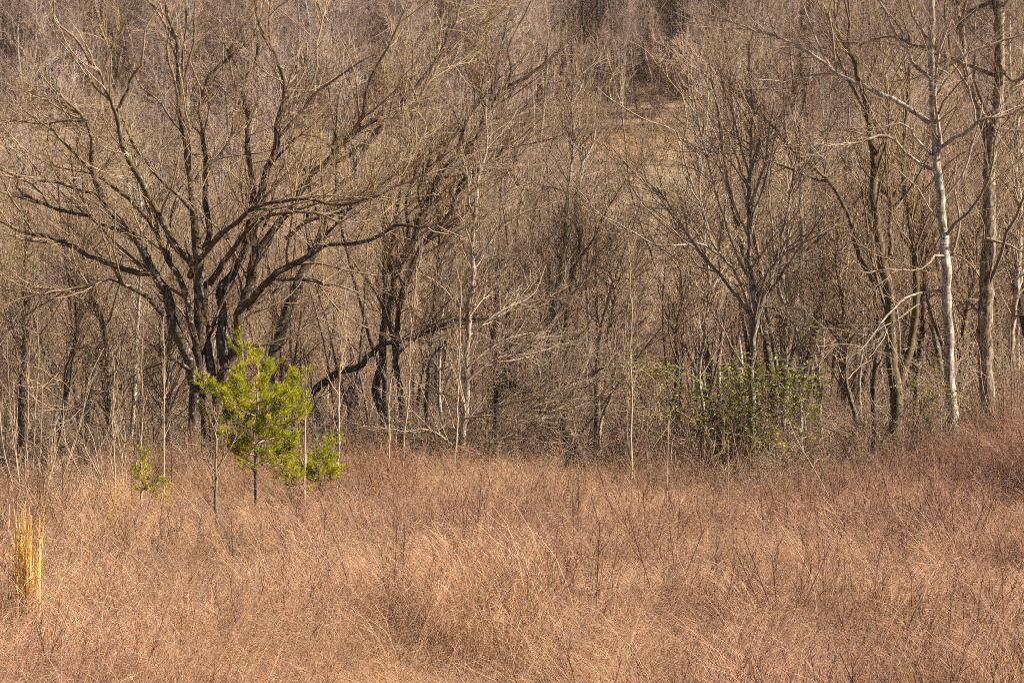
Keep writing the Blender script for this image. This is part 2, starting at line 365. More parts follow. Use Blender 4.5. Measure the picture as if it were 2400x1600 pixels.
def traced_tree(name, label, Y, mat, stems, limbs=(), seed=0, L1=60, L2=500, L3=2200, up=.25, buds=0, bias=(0, 0, 0), lens=(1.7, .75, .38),
                root=True, group=None, cat='tree', ext=True, twigr=.0029, crown_from=.25, vine=0, drift=.35, mats=None, slim=1.):
    """stems / limbs: (pixel polyline, width px at the start, width px at the end). The depth of a stem is Y (its foot stands on the
    ground there); a limb starts at the depth of the stem it leaves and wanders nearer or farther as it grows."""
    rng = np.random.default_rng(seed + 100)
    polys = []; pix = []
    for kind, lst in (('trunk', stems), ('limb', limbs)):
        for spec in lst:
            s, w0, w1 = spec[:3]; dr = spec[3] if len(spec) > 3 else rng.uniform(-drift, drift) * (1 if kind == 'limb' else .35)
            p = pts(s)
            if kind == 'trunk' and (not pix or len(spec) > 4 or True):
                y0 = Y + (0 if not pix else rng.uniform(-.25, .25))
            if pix and (kind == 'limb' or p[0][1] < 980):
                A = np.concatenate(pix); k = np.argmin(np.hypot(A[:, 0] - p[0][0], A[:, 1] - p[0][1])); y0 = A[k, 2]
            pp = []; ln = 0
            for i, (x, y) in enumerate(p):
                if i: ln += math.hypot(x - p[i - 1][0], y - p[i - 1][1]) * K * Y
                pp.append(at(x, y, y0 + dr * ln + .12 * math.sin(ln * 1.3 + len(pix))))
            W = np.linspace(w0, w1, len(pp)) * K * Y / 2 * slim
            if kind == 'trunk' and p[0][1] > 980 and root:
                g = float(gz(pp[0][0], pp[0][1]))
                pp.insert(0, np.array([pp[0][0] + .02, pp[0][1], g - .15])); W = np.insert(W, 0, W[0] * 1.25)
            if ext and p[-1][1] < 25:
                d = unit(pp[-1] - pp[-2])
                for q in range(3):
                    d = unit(d + rng.normal(0, .14, 3) + np.array([0, 0, .12])); pp.append(pp[-1] + d * 1.25); W = np.append(W, W[-1] * .62)
            PW = np.concatenate([np.array(pp), W[:, None]], 1)
            n = int(np.clip(np.linalg.norm(np.diff(PW[:, :3], axis=0), axis=1).sum() / .16, 8, 70))
            C = resample(PW, n)
            jt = min(1., C[:, 3].max() / .04)
            C[1:-1, :3] += rng.normal(0, .010 * jt, (n - 2, 3)) + .012 * jt * np.sin(np.arange(1, n - 1) * .9 + rng.uniform(0, 6))[:, None] * rng.normal(0, 1, 3)
            polys.append((kind, C))
            px = resample(np.array([(x, y, 0, q[1]) for (x, y), q in zip(p, pp[-len(p):] if not (ext and p[-1][1] < 25) else pp[-len(p) - 3:-3])]), 60)
            pix.append(np.stack([px[:, 0], px[:, 1], px[:, 3]], 1))
    base = polys[0][1][0, :3].copy(); base[2] = float(gz(base[0], base[1]))
    root_o = thing(name, base, label, cat, group)
    for i, (kind, C) in enumerate(polys):
        g = Geo(); big = C[:, 3].max() > .04
        g.tubes(C[:, :3], C[:, 3], 12 if big else 7, .035 if big else .05, rng)
        mt = mats[i] if mats and i in mats else mat
        add(kind, g.mesh(kind, mt, True, base), root_o)
    PP = np.stack([resample(C, 24)[:, :3] for _, C in polys]); RR = np.stack([resample(C, 24)[:, 3] for _, C in polys])
    g = Geo()
    rl = .0135
    P1, R1 = spawn(rng, PP, RR, L1, crown_from, 1, (.75, .25), (lens[0], lens[0] * .35), 8, up, .15, .6, twigr * 2.6, rl, .35, bias)
    g.tubes(P1, R1, 4)
    A, B = np.concatenate([PP[:, :, :]]), RR
    P2a, R2a = spawn(rng, P1, R1, int(L2 * .75), .1, 1, (.68, .25), (lens[1] * 1.25, lens[1] * .4), 6, up, .15, .65, twigr * 1.7, .009, .35, bias)
    P2b, R2b = spawn(rng, A, B, int(L2 * .25), crown_from + .1, 1, (.85, .28), (lens[1] * 1.25, lens[1] * .4), 6, up, .15, .5, twigr * 1.7, .009, .2, bias)
    P2, R2 = np.concatenate([P2a, P2b]), np.concatenate([R2a, R2b])
    g.tubes(P2, R2, 3)
    P3, R3 = spawn(rng, P2, R2, L3, .1, 1, (.6, .25), (lens[2] * 1.4, lens[2] * .5), 4, up, .14, .7, twigr, .006, .3, bias)
    g.tubes(P3, R3, 3)
    add('crown', g.mesh('crown', M2[mat.name], True, base), root_o, kind='stuff')
    if buds:
        gb = Geo(); k = rng.integers(0, len(P3), buds); w = rng.uniform(.2, 1, buds)[:, None]
        c = P3[k, 2] * (1 - w) + P3[k, 3] * w + rng.normal(0, .012, (buds, 3))
        d = unit(P3[k, 3] - P3[k, 2]); s = unit(np.cross(d, rng.normal(0, 1, (buds, 3)))); sz = rng.uniform(.008, .02, buds)[:, None]
        gb.quads(c - d * sz, c + s * sz * .55, c + d * sz * 1.3, c - s * sz * .55)
        add('buds', gb.mesh('buds', M['bud'], False, base), root_o, kind='stuff')
    if vine:
        gv = Geo(); k = rng.integers(0, len(polys[0][1]) - 1, vine); c = polys[0][1][k, :3]; r = polys[0][1][k, 3]
        d = unit(rng.normal(0, 1, (vine, 3))); p0 = c + d * r[:, None]
        e = unit(d + rng.normal(0, .8, (vine, 3)) + np.array([0, 0, -.3]))
        Pv = np.stack([p0, p0 + e * .12, p0 + e * .2 + np.array([0, 0, -.07])], 1); gv.tubes(Pv, np.full((vine, 3), .004), 3)
        add('vine', gv.mesh('vine', M['brush'], True, base), root_o, kind='stuff')
    return root_o

# --- the spreading multi-stemmed tree on the left
traced_tree('spreading_tree', 'big spreading bare tree with many grey-brown stems behind the young pine', 52.0, M['maple'],
    stems=[
    ('455,1075 456,950 462,850 468,770 466,700 463,620 465,597 459,535 455,497 451,440 442,383 432,317 423,287 421,210 419,172 415,115 413,84 394,38 390,0', 34, 9, .0),
    ('474,1085 473,980 469,880 460,820 448,765 437,690 418,645 398,619 379,574 360,535 329,493 291,459 230,413 207,394 160,345 115,302 57,260', 22, 5, -.05),
    ('506,1090 509,932 524,880 532,867 547,825 559,780 562,741 574,703 585,665 589,626 601,581 593,535 608,459 627,402 647,344 650,283 669,229 666,180 647,141 612,65 597,0', 38, 9, .05),
    ('509,940 497,875 486,818 482,776 480,740 476,690 474,640 470,600 490,560 484,500 480,440 480,400 478,344 474,287 465,249 482,199 516,153 566,111 612,76 650,54', 26, 5, .1),
    ('456,900 440,837 417,780 402,741 398,711 383,676 363,642 352,619 325,574 295,535 245,478 226,432 218,405 216,363 214,333 199,283 142,222', 34, 7, -.1),
    ('530,865 524,841 516,787 524,741 513,680 540,650 566,607 575,560 585,510 593,451 585,383 580,325 581,268 570,229 574,191 600,140 606,60 600,0', 28, 7, .15),
    ('618,1110 622,950 627,875 647,818 669,741 689,692 704,646 727,607 750,569 762,520 790,455 830,400 860,340 905,280 960,220 1010,160 1050,90 1080,20', 36, 7, .2),
    ],
    limbs=[
    ('466,640 444,610 406,570 375,509 344,451 318,405 291,356 281,317 272,268 249,214 233,168 191,142', 24, 5),
    ('252,220 233,168 205,135 184,99 130,50 126,0', 9, 5),
    ('272,268 295,218 314,172 333,153 335,115 345,60 380,0', 10, 4),
    ('455,500 430,470 394,440 344,379 321,356 302,317 285,270', 14, 6),
    ('386,741 344,699 283,661 260,653 199,672 77,692 23,711', 15, 4, -.25),
    ('352,640 270,625 199,592 153,566 88,551 38,536 0,520 -60,500', 16, 7, -.2),
    ('310,550 260,532 207,509 153,497 99,474 46,451 38,425 54,409 60,380', 12, 4, -.15),
    ('240,468 230,455 184,448 134,425 92,425 54,409 20,418', 10, 3, -.2),
    ('444,650 460,615 482,592 513,555 555,520 581,497 612,482 700,467 800,478 876,463 922,440 999,409', 17, 4, -.35),
    ('490,665 501,649 520,619 545,590 574,543 627,509 689,497 746,501 800,524', 20, 5, -.4),
    ('575,715 593,695 620,668 650,642 700,611 727,592 765,577 800,575 876,555 945,528 991,528 1040,520', 22, 6, -.3),
    ('647,655 719,651 765,669 800,672 850,690', 11, 4, -.3),
    ('585,665 600,600 640,540 692,474 719,421 761,383 800,344 823,317 877,283 922,241 960,215', 24, 7, .1),
    ('608,440 625,402 650,367 681,340 700,317 750,321', 11, 4),
    ('823,317 845,270 854,245 880,153 922,96 940,40 950,0', 10, 4),
    ('760,385 800,375 860,330 930,270 972,245 987,222 1020,170 1052,126 1098,76 1144,50', 12, 4, .2),
    ('650,283 690,240 720,215 745,160 740,100 760,40 765,0', 9, 4),
    ('444,867 417,845 390,846 333,867 291,890 230,929 161,959 88,963', 12, 4, -.3),
    ('451,440 470,400 510,370 540,330 560,280 565,240', 11, 4),
    ('432,317 405,285 375,240 330,200 300,140 270,60', 8, 3),
    ('199,283 150,285 100,290 40,285 0,282', 8, 4),
    ('668,560 720,520 790,500 850,470 930,400 985,330 1010,300', 12, 4, .2),
    ], slim=.86, seed=3, L1=330, L2=3000, L3=8000, up=.15, buds=12000, lens=(1.9, .8, .38), crown_from=.2)

# --- the tree whose limbs sweep up to the right behind it
traced_tree('leaning_tree', 'bare tree with dark limbs sweeping up to the right beside the spreading tree', 54.5, M['dark'],
    stems=[('911,1090 905,1020 884,921 892,850 900,780 915,700 945,610 972,555 991,505 1007,459 1030,410 1068,371 1098,340 1121,321 1144,260 1150,237 1183,207 1232,184 1278,145 1328,107', 20, 5, .05),
           ('945,1085 943,1000 938,930 930,860 930,780 940,690 965,620 1000,560 1049,505 1079,432 1118,398 1163,371 1190,330', 15, 5, -.1)],
    limbs=[('720,925 760,895 800,868 838,860 865,833 892,810 930,802 972,789 1030,768 1060,753 1144,747', 19, 4, -.3),
           ('1144,260 1120,190 1106,168 1080,140', 7, 3), ('1150,237 1155,180 1140,120 1150,60', 7, 3),
           ('1183,207 1200,160 1190,110 1230,40 1250,0', 7, 4), ('1068,371 1085,300 1120,240 1140,150', 8, 3),
           ('991,505 980,440 1005,380 1010,320', 8, 3), ('945,610 960,540 950,480 975,400 985,350', 9, 4)],
    seed=5, L1=120, L2=1000, L3=3000, up=.16, buds=7000, lens=(1.9, .8, .4), crown_from=.35)

# --- centre
traced_tree('slender_pale_tree', 'slender pale-barked tree with low wide branches at the middle of the wood edge', 50.5, M['palebrown'],
    stems=[('1074,1116 1083,1028 1091,952 1093,894 1095,837 1096,780 1098,722 1108,676 1108,607 1110,550 1114,497 1121,421 1135,380 1142,344 1140,298 1138,250', 17, 4, 0.)],
    limbs=[('1112,520 1098,470 1098,421 1100,394 1114,378', 6, 3), ('1072,1078 1118,1047 1183,1024 1240,998 1300,975', 9, 3, .2),
           ('1064,1047 1030,1020 995,1005 950,1010 850,998', 7, 2, -.3), ('1095,894 1160,840 1240,829 1347,799', 7, 2, .2),
           ('1094,870 1130,830 1200,790 1290,775', 6, 2), ('1096,790 1140,750 1190,720 1250,690 1280,620', 6, 2),
           ('1085,1000 1140,960 1220,940 1300,925 1420,890', 7, 2, -.2), ('1090,960 1060,930 1020,920 985,910', 5, 2),
           ('1108,620 1140,580 1170,530 1230,500 1265,480', 6, 2), ('1086,980 1160,975 1230,985 1340,950 1430,925', 6, 2, -.3)],
    seed=7, L1=90, L2=620, L3=2600, up=.16, bias=(.22, 0, 0), lens=(1.2, .6, .32), crown_from=.1)

traced_tree('vine_covered_tree', 'rough trunk draped in dead vines leaning to the left above the grass', 51.5, M['dark'],
    stems=[('1374,1120 1374,1097 1336,1024 1309,978 1278,944 1221,913 1167,868', 27, 13, 0.)],
    limbs=[('1221,913 1180,830 1175,760 1150,700', 9, 3), ('1278,944 1330,900 1400,870 1480,830', 8, 3)],
    seed=9, L1=40, L2=260, L3=1000, up=.2, vine=900, lens=(1.1, .6, .3), crown_from=.3)

traced_tree('forked_young_tree', 'thin straight forked tree rising behind the vine-draped leaning trunk', 54.5, M['palebrown'],
    stems=[('1268,1090 1272,933 1276,856 1286,787 1290,753 1301,695 1316,607 1324,550 1330,450 1345,350 1340,250 1350,150', 14, 4, 0.)],
    limbs=[('1290,753 1313,722 1336,695 1370,650 1400,590', 7, 3), ('1286,787 1262,720 1230,650 1240,560', 6, 3)],
    seed=10, L1=70, L2=420, L3=1700, lens=(1.2, .6, .34), crown_from=.3)

traced_tree('broken_tree', 'dark crooked tree with a bleached broken top in the gap at the centre', 57.0, M['dark'],
    stems=[('1330,1080 1325,900 1328,722 1339,676 1343,627 1359,588 1360,550 1355,535 1351,459 1355,432', 16, 12, 0.),
           ('1355,434 1366,383 1376,360 1389,333 1395,306', 11, 5, .05)],
    limbs=[('1366,383 1362,350 1368,322', 6, 3), ('1351,459 1300,440 1230,430', 7, 3), ('1343,627 1390,560 1430,480 1470,420', 7, 3)],
    seed=12, L1=60, L2=380, L3=1500, lens=(1.2, .6, .34), crown_from=.3, mats={1: M['dead'], 2: M['dead']})

# --- right of the gap: grey tree with a V fork
traced_tree('forked_tree', 'grey bare tree with a narrow V fork rising from the green leafy shrub', 53.0, M['grey'],
    stems=[('1764,1095 1761,950 1761,875 1764,818 1764,780 1764,722 1761,665 1757,607 1757,550 1753,497 1757,421 1761,344 1764,268 1758,190 1755,100', 19, 4, 0.),
           ('1765,800 1772,764 1784,711 1810,646 1826,581 1833,550 1837,535 1852,459 1860,400 1880,330', 13, 4, .15)],
    limbs=[('1787,703 1822,657 1860,604 1887,561 1930,500', 8, 3, -.2), ('1753,734 1726,692 1692,649 1650,600 1619,561 1580,500 1540,440', 9, 3),
           ('1762,665 1730,600 1700,520 1670,420 1640,300 1620,200', 8, 3), ('1757,560 1720,480 1690,380 1660,330', 7, 3),
           ('1757,480 1790,400 1800,320 1815,240', 7, 3), ('1757,420 1735,340 1715,260 1690,190', 6, 3)],
    seed=14, L1=80, L2=420, L3=1100, up=.2, lens=(2.2, .9, .42), crown_from=.25)

traced_tree('bleached_snag', 'half-dead tree with a bleached white limb reaching left in the gap right of centre', 56.0, M['palebrown'],
    stems=[('1790,1090 1775,900 1760,760 1734,653 1711,623 1688,596 1665,558 1657,535 1640,480 1610,420 1580,306', 9, 3, 0.)],
    limbs=[('1690,600 1650,575 1618,572 1560,577 1527,570 1469,535 1420,510 1374,493', 6.5, 2, -.15),
           ('1595,330 1580,306 1508,279 1443,241 1397,203', 5, 2, .1), ('1625,440 1600,350 1610,290 1600,226 1580,203 1550,164 1527,130', 4.5, 2),
           ('1665,558 1640,450 1650,360 1660,230 1655,150 1665,100', 4, 2)],
    seed=15, L1=34, L2=180, L3=500, lens=(.9, .5, .3), crown_from=.3, mats={1: M['dead']})

traced_tree('white_birch', 'thin white-barked stem leaning left beside the V-forked tree', 55.0, M['pale'],
    stems=[('1880,1090 1876,940 1874,837 1868,776 1849,737 1833,695 1822,657 1805,600 1790,540', 9, 4, 0.)],
    seed=16, L1=24, L2=140, L3=420, lens=(.9, .5, .3), crown_from=.4)

# --- right: pale sycamore, dark double tree, mossy fork
traced_tree('white_barked_tree', 'tall white-barked tree with a straight trunk standing at the right', 51.0, M['pale'],
    stems=[('2237,1070 2235,1051 2231,971 2227,913 2224,856 2224,799 2222,741 2218,665 2216,607 2214,550 2208,497 2201,421 2193,363 2191,306 2187,230 2183,172 2183,126 2183,57 2183,0', 28, 14, 0.)],
    limbs=[('2180,290 2128,252 2074,226 2051,216 2013,195 1967,176 1925,142 1875,111 1814,84 1768,73 1715,50 1650,34', 13, 3, .1),
           ('2197,402 2155,383 2124,360 2093,325 2059,318 2032,329 1963,340 1933,367 1902,398 1860,425', 9, 2.5, -.2),
           ('2193,371 2147,325 2120,290 2060,300 1990,300', 7, 2.5, -.1),
           ('2201,348 2243,321 2273,306 2296,283 2350,272 2400,249 2450,240', 10, 5, -.25),
           ('2189,184 2220,157 2266,126 2327,105 2400,80', 9, 5, -.2),
           ('2183,187 2151,157 2128,119 2097,76 2074,23 2060,0', 9, 5, .1),
           ('2170,90 2166,76 2143,42 2128,0', 10, 6, .1),
           ('2212,682 2166,684 2116,703 2078,741 2051,779 2013,825', 8, 3, -.3),
           ('2190,690 2150,715 2110,745 2070,765 2030,790', 5, 2, -.25),
           ('2212,600 2181,600 2174,619 2139,634 2090,632 2036,638', 7, 2.5, -.25)],
    seed=18, L1=80, L2=520, L3=1700, up=.15, lens=(1.8, .8, .4), crown_from=.3, mats={i: M['palebrown'] for i in (4, 5, 6, 7)})

traced_tree('dark_forked_tree', 'dark double-stemmed tree with shaggy bark at the right edge', 52.0, M['shaggy'],
    stems=[('2316,1050 2315,1028 2315,933 2308,856 2308,780 2311,703 2315,627 2319,550 2319,478 2319,383 2327,325 2338,268 2338,210 2344,153 2342,77 2338,0', 40, 22, 0.),
           ('2320,350 2315,325 2304,283 2285,230 2270,180 2258,134 2250,57 2246,0', 22, 12, .15)],
    limbs=[('2247,80 2247,65 2266,34 2300,15 2330,0', 14, 10), ('2335,180 2270,153 2197,126 2130,100 2097,86 2059,92 1990,115', 10, 3, .3),
           ('2345,150 2370,190 2400,180 2440,160', 9, 5), ('2311,560 2350,570 2400,590', 8, 4), ('2305,740 2270,710 2240,720', 8, 4, -.3),
           ('2338,240 2380,200 2420,150', 9, 5)],
    seed=20, L1=80, L2=520, L3=1700, vine=500, lens=(1.9, .8, .4), crown_from=.2)

traced_tree('mossy_tree', 'mossy brown trunk forking low between the white-barked tree and the shrub', 53.5, M['mossy'],
    stems=[('2096,1060 2097,1024 2101,952 2101,894 2090,848 2086,780 2086,722 2074,646 2063,569 2055,535 2048,421 2044,325 2032,268 2017,191 2002,142 1970,90 1940,30', 34, 8, 0.),
           ('2105,905 2113,887 2132,818 2143,741 2147,646 2140,560 2120,450 2118,350 2125,250 2130,150', 22, 6, .2)],
    limbs=[('2046,660 2005,574 1990,509 1967,459 1937,421 1875,367 1833,325 1764,249 1707,191 1680,145', 11, 3, .1),
           ('1940,424 1917,421 1845,394 1772,360 1730,335', 8, 3), ('2048,421 2075,340 2085,260 2070,170 2080,90', 8, 3),
           ('2032,268 1985,180 1960,120 1920,60', 8, 3), ('2086,597 2088,500 2084,417 2082,383 2095,330', 12, 5, .2)],
    seed=22, L1=90, L2=600, L3=2000, lens=(1.9, .8, .4), crown_from=.3)

for i, (s, w0, w1, Y, mt, lab) in enumerate([
    ('2051,1060 2048,913 2055,818 2055,740 2048,640 2040,540 2035,440', 17, 6, 55., 'dark', 'dark straight trunk just left of the mossy forked trunk'),
    ('2009,1075 2002,963 1983,894 1979,799 1975,700 1960,600 1965,500', 13, 5, 56., 'dark', 'thin crooked dark trunk between the leafy shrub and the mossy trunk'),
    ('2150,1060 2146,900 2160,800 2165,700 2172,560 2150,420 2140,320', 16, 6, 58., 'dark', 'dark trunk close behind the white-barked tree on its left side'),
    ('2262,1050 2250,900 2258,780 2270,700 2290,600 2300,480', 14, 5, 58., 'dark', 'leaning dark trunk between the white-barked tree and the dark double tree'),
    ('1836,1090 1838,960 1840,860 1838,780 1850,690 1846,600 1850,480 1840,380', 12, 4, 56., 'palebrown', 'straight pale brown trunk right of the V fork'),
    ('2390,1060 2378,930 2372,800 2385,650 2392,500 2380,380 2388,250', 18, 8, 55., 'palebrown', 'grey trunk partly cut off by the right-hand picture edge'),
    ('1004,1090 1000,930 1010,820 1018,700 1030,560 1025,450 1035,330', 13, 5, 57., 'dark', 'dark upright trunk left of the slender pale tree'),
    ('1160,1090 1165,960 1190,850 1195,740 1205,600 1220,470 1215,350', 14, 5, 60., 'dark', 'dark trunk seen through the branches right of the slender pale tree'),
    ('258,1090 255,960 250,850 244,790 235,740 218,690 205,640', 15, 6, 55., 'maple', 'bent grey trunk with a crooked top left of the spreading tree'),
    ('140,1090 150,950 160,860 180,780 178,680 190,600 210,500', 14, 5, 57., 'dark', 'dark slanting trunk behind the whip shrub on the left'),
    ('48,1090 52,900 60,780 55,660 62,560 50,460', 16, 6, 56., 'dark', 'dark trunk near the left-hand picture edge'),
    ('395,1090 398,960 392,870 396,760 380,680', 12, 5, 56., 'palebrown', 'short pale trunk just left of the spreading tree stems'),
    ('1400,1100 1412,980 1440,900 1425,800 1440,700 1430,600 1445,520', 9, 3, 58., 'palebrown', 'thin grey stem in the thicket left of the green shrub'),
    ('1560,1100 1570,980 1590,880 1585,780 1600,680 1590,560 1605,460', 11, 4, 58., 'dark', 'thin dark stem rising from the left part of the green shrub'),
    ('1660,1100 1650,980 1640,870 1655,760 1660,650 1648,520 1660,400', 10, 4, 57., 'palebrown', 'pale thin stem left of the V-forked tree'),
    ('1935,1080 1920,940 1925,830 1935,720 1925,600 1935,470 1925,330', 11, 4, 60., 'pale', 'thin whitish stem far behind the right side of the green shrub'),
    ('2020,1060 2015,900 2022,760 2010,620 2020,480 2012,340', 9, 4, 63., 'pale', 'thin whitish stem behind the mossy forked trunk'),
    ('2120,1060 2112,860 2125,700 2118,560 2130,420 2126,300', 10, 4, 64., 'pale', 'thin white trunk right behind the fork of the mossy tree'),
    ]):
    traced_tree('bare_tree', lab, Y, M[mt], [(s, w0, w1, 0.)], seed=40 + i, L1=50, L2=320, L3=700, up=.14, lens=(1.3, .65, .36), crown_from=.35)

# ------------------------------------------------------------------ saplings and whips in front of the wood
for i, (s, w0, w1, Y, lab, L2) in enumerate([
    ('790,1140 793,1050 795,900 797,850 800,780 806,730 812,690', 6, 2.5, 46., 'tall thin tan sapling right of the young pine', 40),
    ('945,1075 950,1000 957,933 960,850 963,780 974,684 977,607', 5, 2, 48., 'tall thin leafless sapling halfway between the pine and the slender pale tree', 20),
    ('1479,1115 1481,990 1480,900 1479,818 1479,665 1475,569', 5.5, 2, 47., 'tall straight reddish sapling left of the green shrub', 60),
    ('1066,1100 1068,1050 1073,950 1075,894 1079,722 1080,660', 6, 2, 49., 'straight thin sapling touching the slender pale tree on its left', 20),
    ('331,1120 331,1085 333,950 333,818 334,741', 3.6, 1.6, 44., 'thin pale whip standing right of the whip shrub', 18),
    ('384,1120 384,1040 385,900 384,799 383,770', 3.6, 1.6, 45., 'thin pale whip just left of the spreading tree', 16),
    ('714,1135 715,1050 716,960 717,900 718,860', 5, 2, 43., 'thin white whip rising beside the right edge of the pine', 6),
    ('268,1090 265,1020 264,940 268,870 262,820', 3.6, 1.6, 45., 'slim curved whip between the whip shrub and the pine', 16),
    ('910,1095 912,1020 912,980 915,900', 4, 2, 47., 'short pale whip at the foot of the two leaning dark stems', 6),
    ]):
    traced_tree('sapling', lab, Y, M['whip'], [(s, w0, w1, 0.)], seed=80 + i, L1=max(6, L2 // 5), L2=L2, L3=L2 * 3, up=.45, lens=(.55, .32, .18),
                crown_from=.35, ext=False, twigr=.0026, cat='sapling')

def whip_shrub(label, px, Y, n, hmax, spread, seed, mat='whip', pick=None):
    rng = np.random.default_rng(seed)
    x = (px - 1200) * K * Y; g = float(gz(x, Y)); base = np.array([x, Y, g])
    root = thing('shrub', base, label, 'shrub', None)
    allP, allR = [], []
    for i in range(n):
        h = hmax * rng.uniform(.5, 1); lean = rng.normal(0, spread, 2)
        q = np.array([[rng.normal(0, .10), rng.normal(0, .10), -.1]])
        ctl = [q[0]]
        for t in (.3, .6, .85, 1.):
            ctl.append(np.array([lean[0] * h * t ** .8 + rng.normal(0, .03), lean[1] * h * t ** .8 + rng.normal(0, .03), h * t]))
        C = resample(np.concatenate([np.array(ctl), np.linspace(rng.uniform(.009, .015), .0045, 5)[:, None]], 1), 18)
        gg = Geo(); gg.tubes(C[:, :3], C[:, 3], 6); add('stem', gg.mesh('stem', M[mat]), root)
        allP.append(C[:, :3]); allR.append(C[:, 3])
    P, R = np.stack(allP), np.stack(allR); gg = Geo()
    P1, R1 = spawn(rng, P, R, n * 5, .15, 1, (.7, .25), (.6, .22), 6, .2, .08, .55, .0032, .008, .4); gg.tubes(P1, R1, 4)
    P2, R2 = spawn(rng, P1, R1, n * 9, .1, 1, (.7, .25), (.3, .1), 4, .2, .1, .6, .0026, .007, .4); gg.tubes(P2, R2, 3)
    add('twigs', gg.mesh('twigs', M2[M[mat].name]), root, kind='stuff')
whip_shrub('shrub of tall tan whips fanning up at the left-hand edge of the wood', 66, 44., 20, 3.6, .42, 1)
whip_shrub('rounded clump of dense rust-brown dead weeds in the grass left of the slender pale tree', 925, 44., 46, 1.45, .28, 7, 'rust')
whip_shrub('low fan of pale bent whips between the left whip shrub and the pine', 285, 46., 16, 2.0, .30, 2)
whip_shrub('small spray of tan whips just right of the pine, at the grass edge', 810, 48., 10, 1.7, .25, 3)
whip_shrub('tangle of reddish whips in the grass left of the green shrub', 1590, 48.5, 14, 1.6, .35, 4)
whip_shrub('thin grey whips at the foot of the dark double tree', 2370, 49.5, 16, 3.0, .2, 5, 'brush')

# ------------------------------------------------------------------ pines
def needles(g, rng, P, per, L, t0=.25):
    """tufts of needles round shoots P (M,n,3)"""
    M_, n, _ = P.shape
    idx = np.repeat(np.arange(M_), per); t = rng.uniform(t0, 1., len(idx)) ** .8
    f = t * (n - 1.001); i = f.astype(int); w = (f - i)[:, None]
    p = P[idx, i] * (1 - w) + P[idx, i + 1] * w; T = unit(P[idx, i + 1] - P[idx, i])
    v = rng.normal(0, 1, p.shape); v = unit(v - (v * T).sum(1, keepdims=True) * T)
    a = rng.uniform(.35, 1.0, len(idx))[:, None]
    d = unit(np.cos(a) * T + np.sin(a) * v + np.array([0, 0, .15])); le = (L * rng.uniform(.65, 1.1, len(idx)))[:, None]
    s = unit(np.cross(d, rng.normal(0, 1, p.shape))) * .0028
    tip = p + d * le; mid = p + d * le * .5 + np.array([0, 0, -.002])
    g.quads(p - s, mid - s, tip, mid + s)

def pine(name, label, px, pbase, Y, whorls, leaders, trunk_w, seed, needle=.085, per=40, side=(5.5, 7)):
    rng = np.random.default_rng(seed)
    x = (px - 1200) * K * Y; g0 = float(gz(x, Y)); base = np.array([x, Y, g0]); pxm = K * Y
    root = thing(name, base, label, 'pine')
    top = min(w[0] for w in whorls)
    tr = [np.array([x, Y, g0 - .1])] + [at(px + rng.normal(0, 2), y, Y) for y in np.linspace(pbase, top - 12, 7)]
    W = np.linspace(trunk_w, 2.5, len(tr)) * pxm / 2
    C = resample(np.concatenate([np.array(tr), W[:, None]], 1), 40)
    g = Geo(); g.tubes(C[:, :3], C[:, 3], 9, .04, rng); add('trunk', g.mesh('trunk', M['maple'], True, base), root)
    mains = []
    for wy, rad, nb in whorls:
        c = at(px, wy, Y); a0 = rng.uniform(0, 6.28)
        for k in range(nb):
            a = a0 + k * 6.283 / nb + rng.normal(0, .25); r = rad * pxm * rng.uniform(.65, 1.15)
            d = np.array([math.cos(a), math.sin(a), 0])
            mains.append(np.stack([c, c + d * r * .35 + [0, 0, r * .10], c + d * r * .72 + [0, 0, r * .17], c + d * r + [0, 0, r * rng.uniform(.22, .45)]]))
    for (x0, y0, x1, y1, dy) in leaders:
        p0, p1 = at(x0, y0, Y), at(x1, y1, Y + dy); mains.append(np.stack([p0, p0 * .66 + p1 * .34 + [.01, 0, 0], p0 * .33 + p1 * .67, p1]))
    MP = np.stack([resample(m, 9) for m in mains]); ML = np.linalg.norm(np.diff(MP, axis=1), axis=2).sum(1)
    MR = np.linspace(1, .45, 9)[None] * np.clip(ML * .016, .004, .014)[:, None]
    for P_, R_ in zip(MP, MR):
        g = Geo(); g.tubes(P_, R_, 5); add('branch', g.mesh('branch', M['maple'], True, base), root)
    S, _ = spawn(rng, MP, MR, int(len(MP) * rng.uniform(*side)), .22, .95, (.75, .2), (.26, .07), 5, .28, .08, .6, .003, .01, .35)
    S2, _ = spawn(rng, S, np.full(S.shape[:2], .003), len(S), .2, .9, (.65, .2), (.15, .04), 5, .3, .08, .6, .003, .01, .2)
    g = Geo(); g.tubes(np.concatenate([S, S2]), np.full((len(S) + len(S2), 5), .0032), 3); add('shoots', g.mesh('shoots', M['brush'], True, base), root, kind='stuff')
    g = Geo(); needles(g, rng, S, per, needle); needles(g, rng, S2, per, needle); needles(g, rng, MP[:, 3:], per * 2, needle, .1)
    add('needles', g.mesh('needles', M['needle'], False, base), root, kind='stuff')

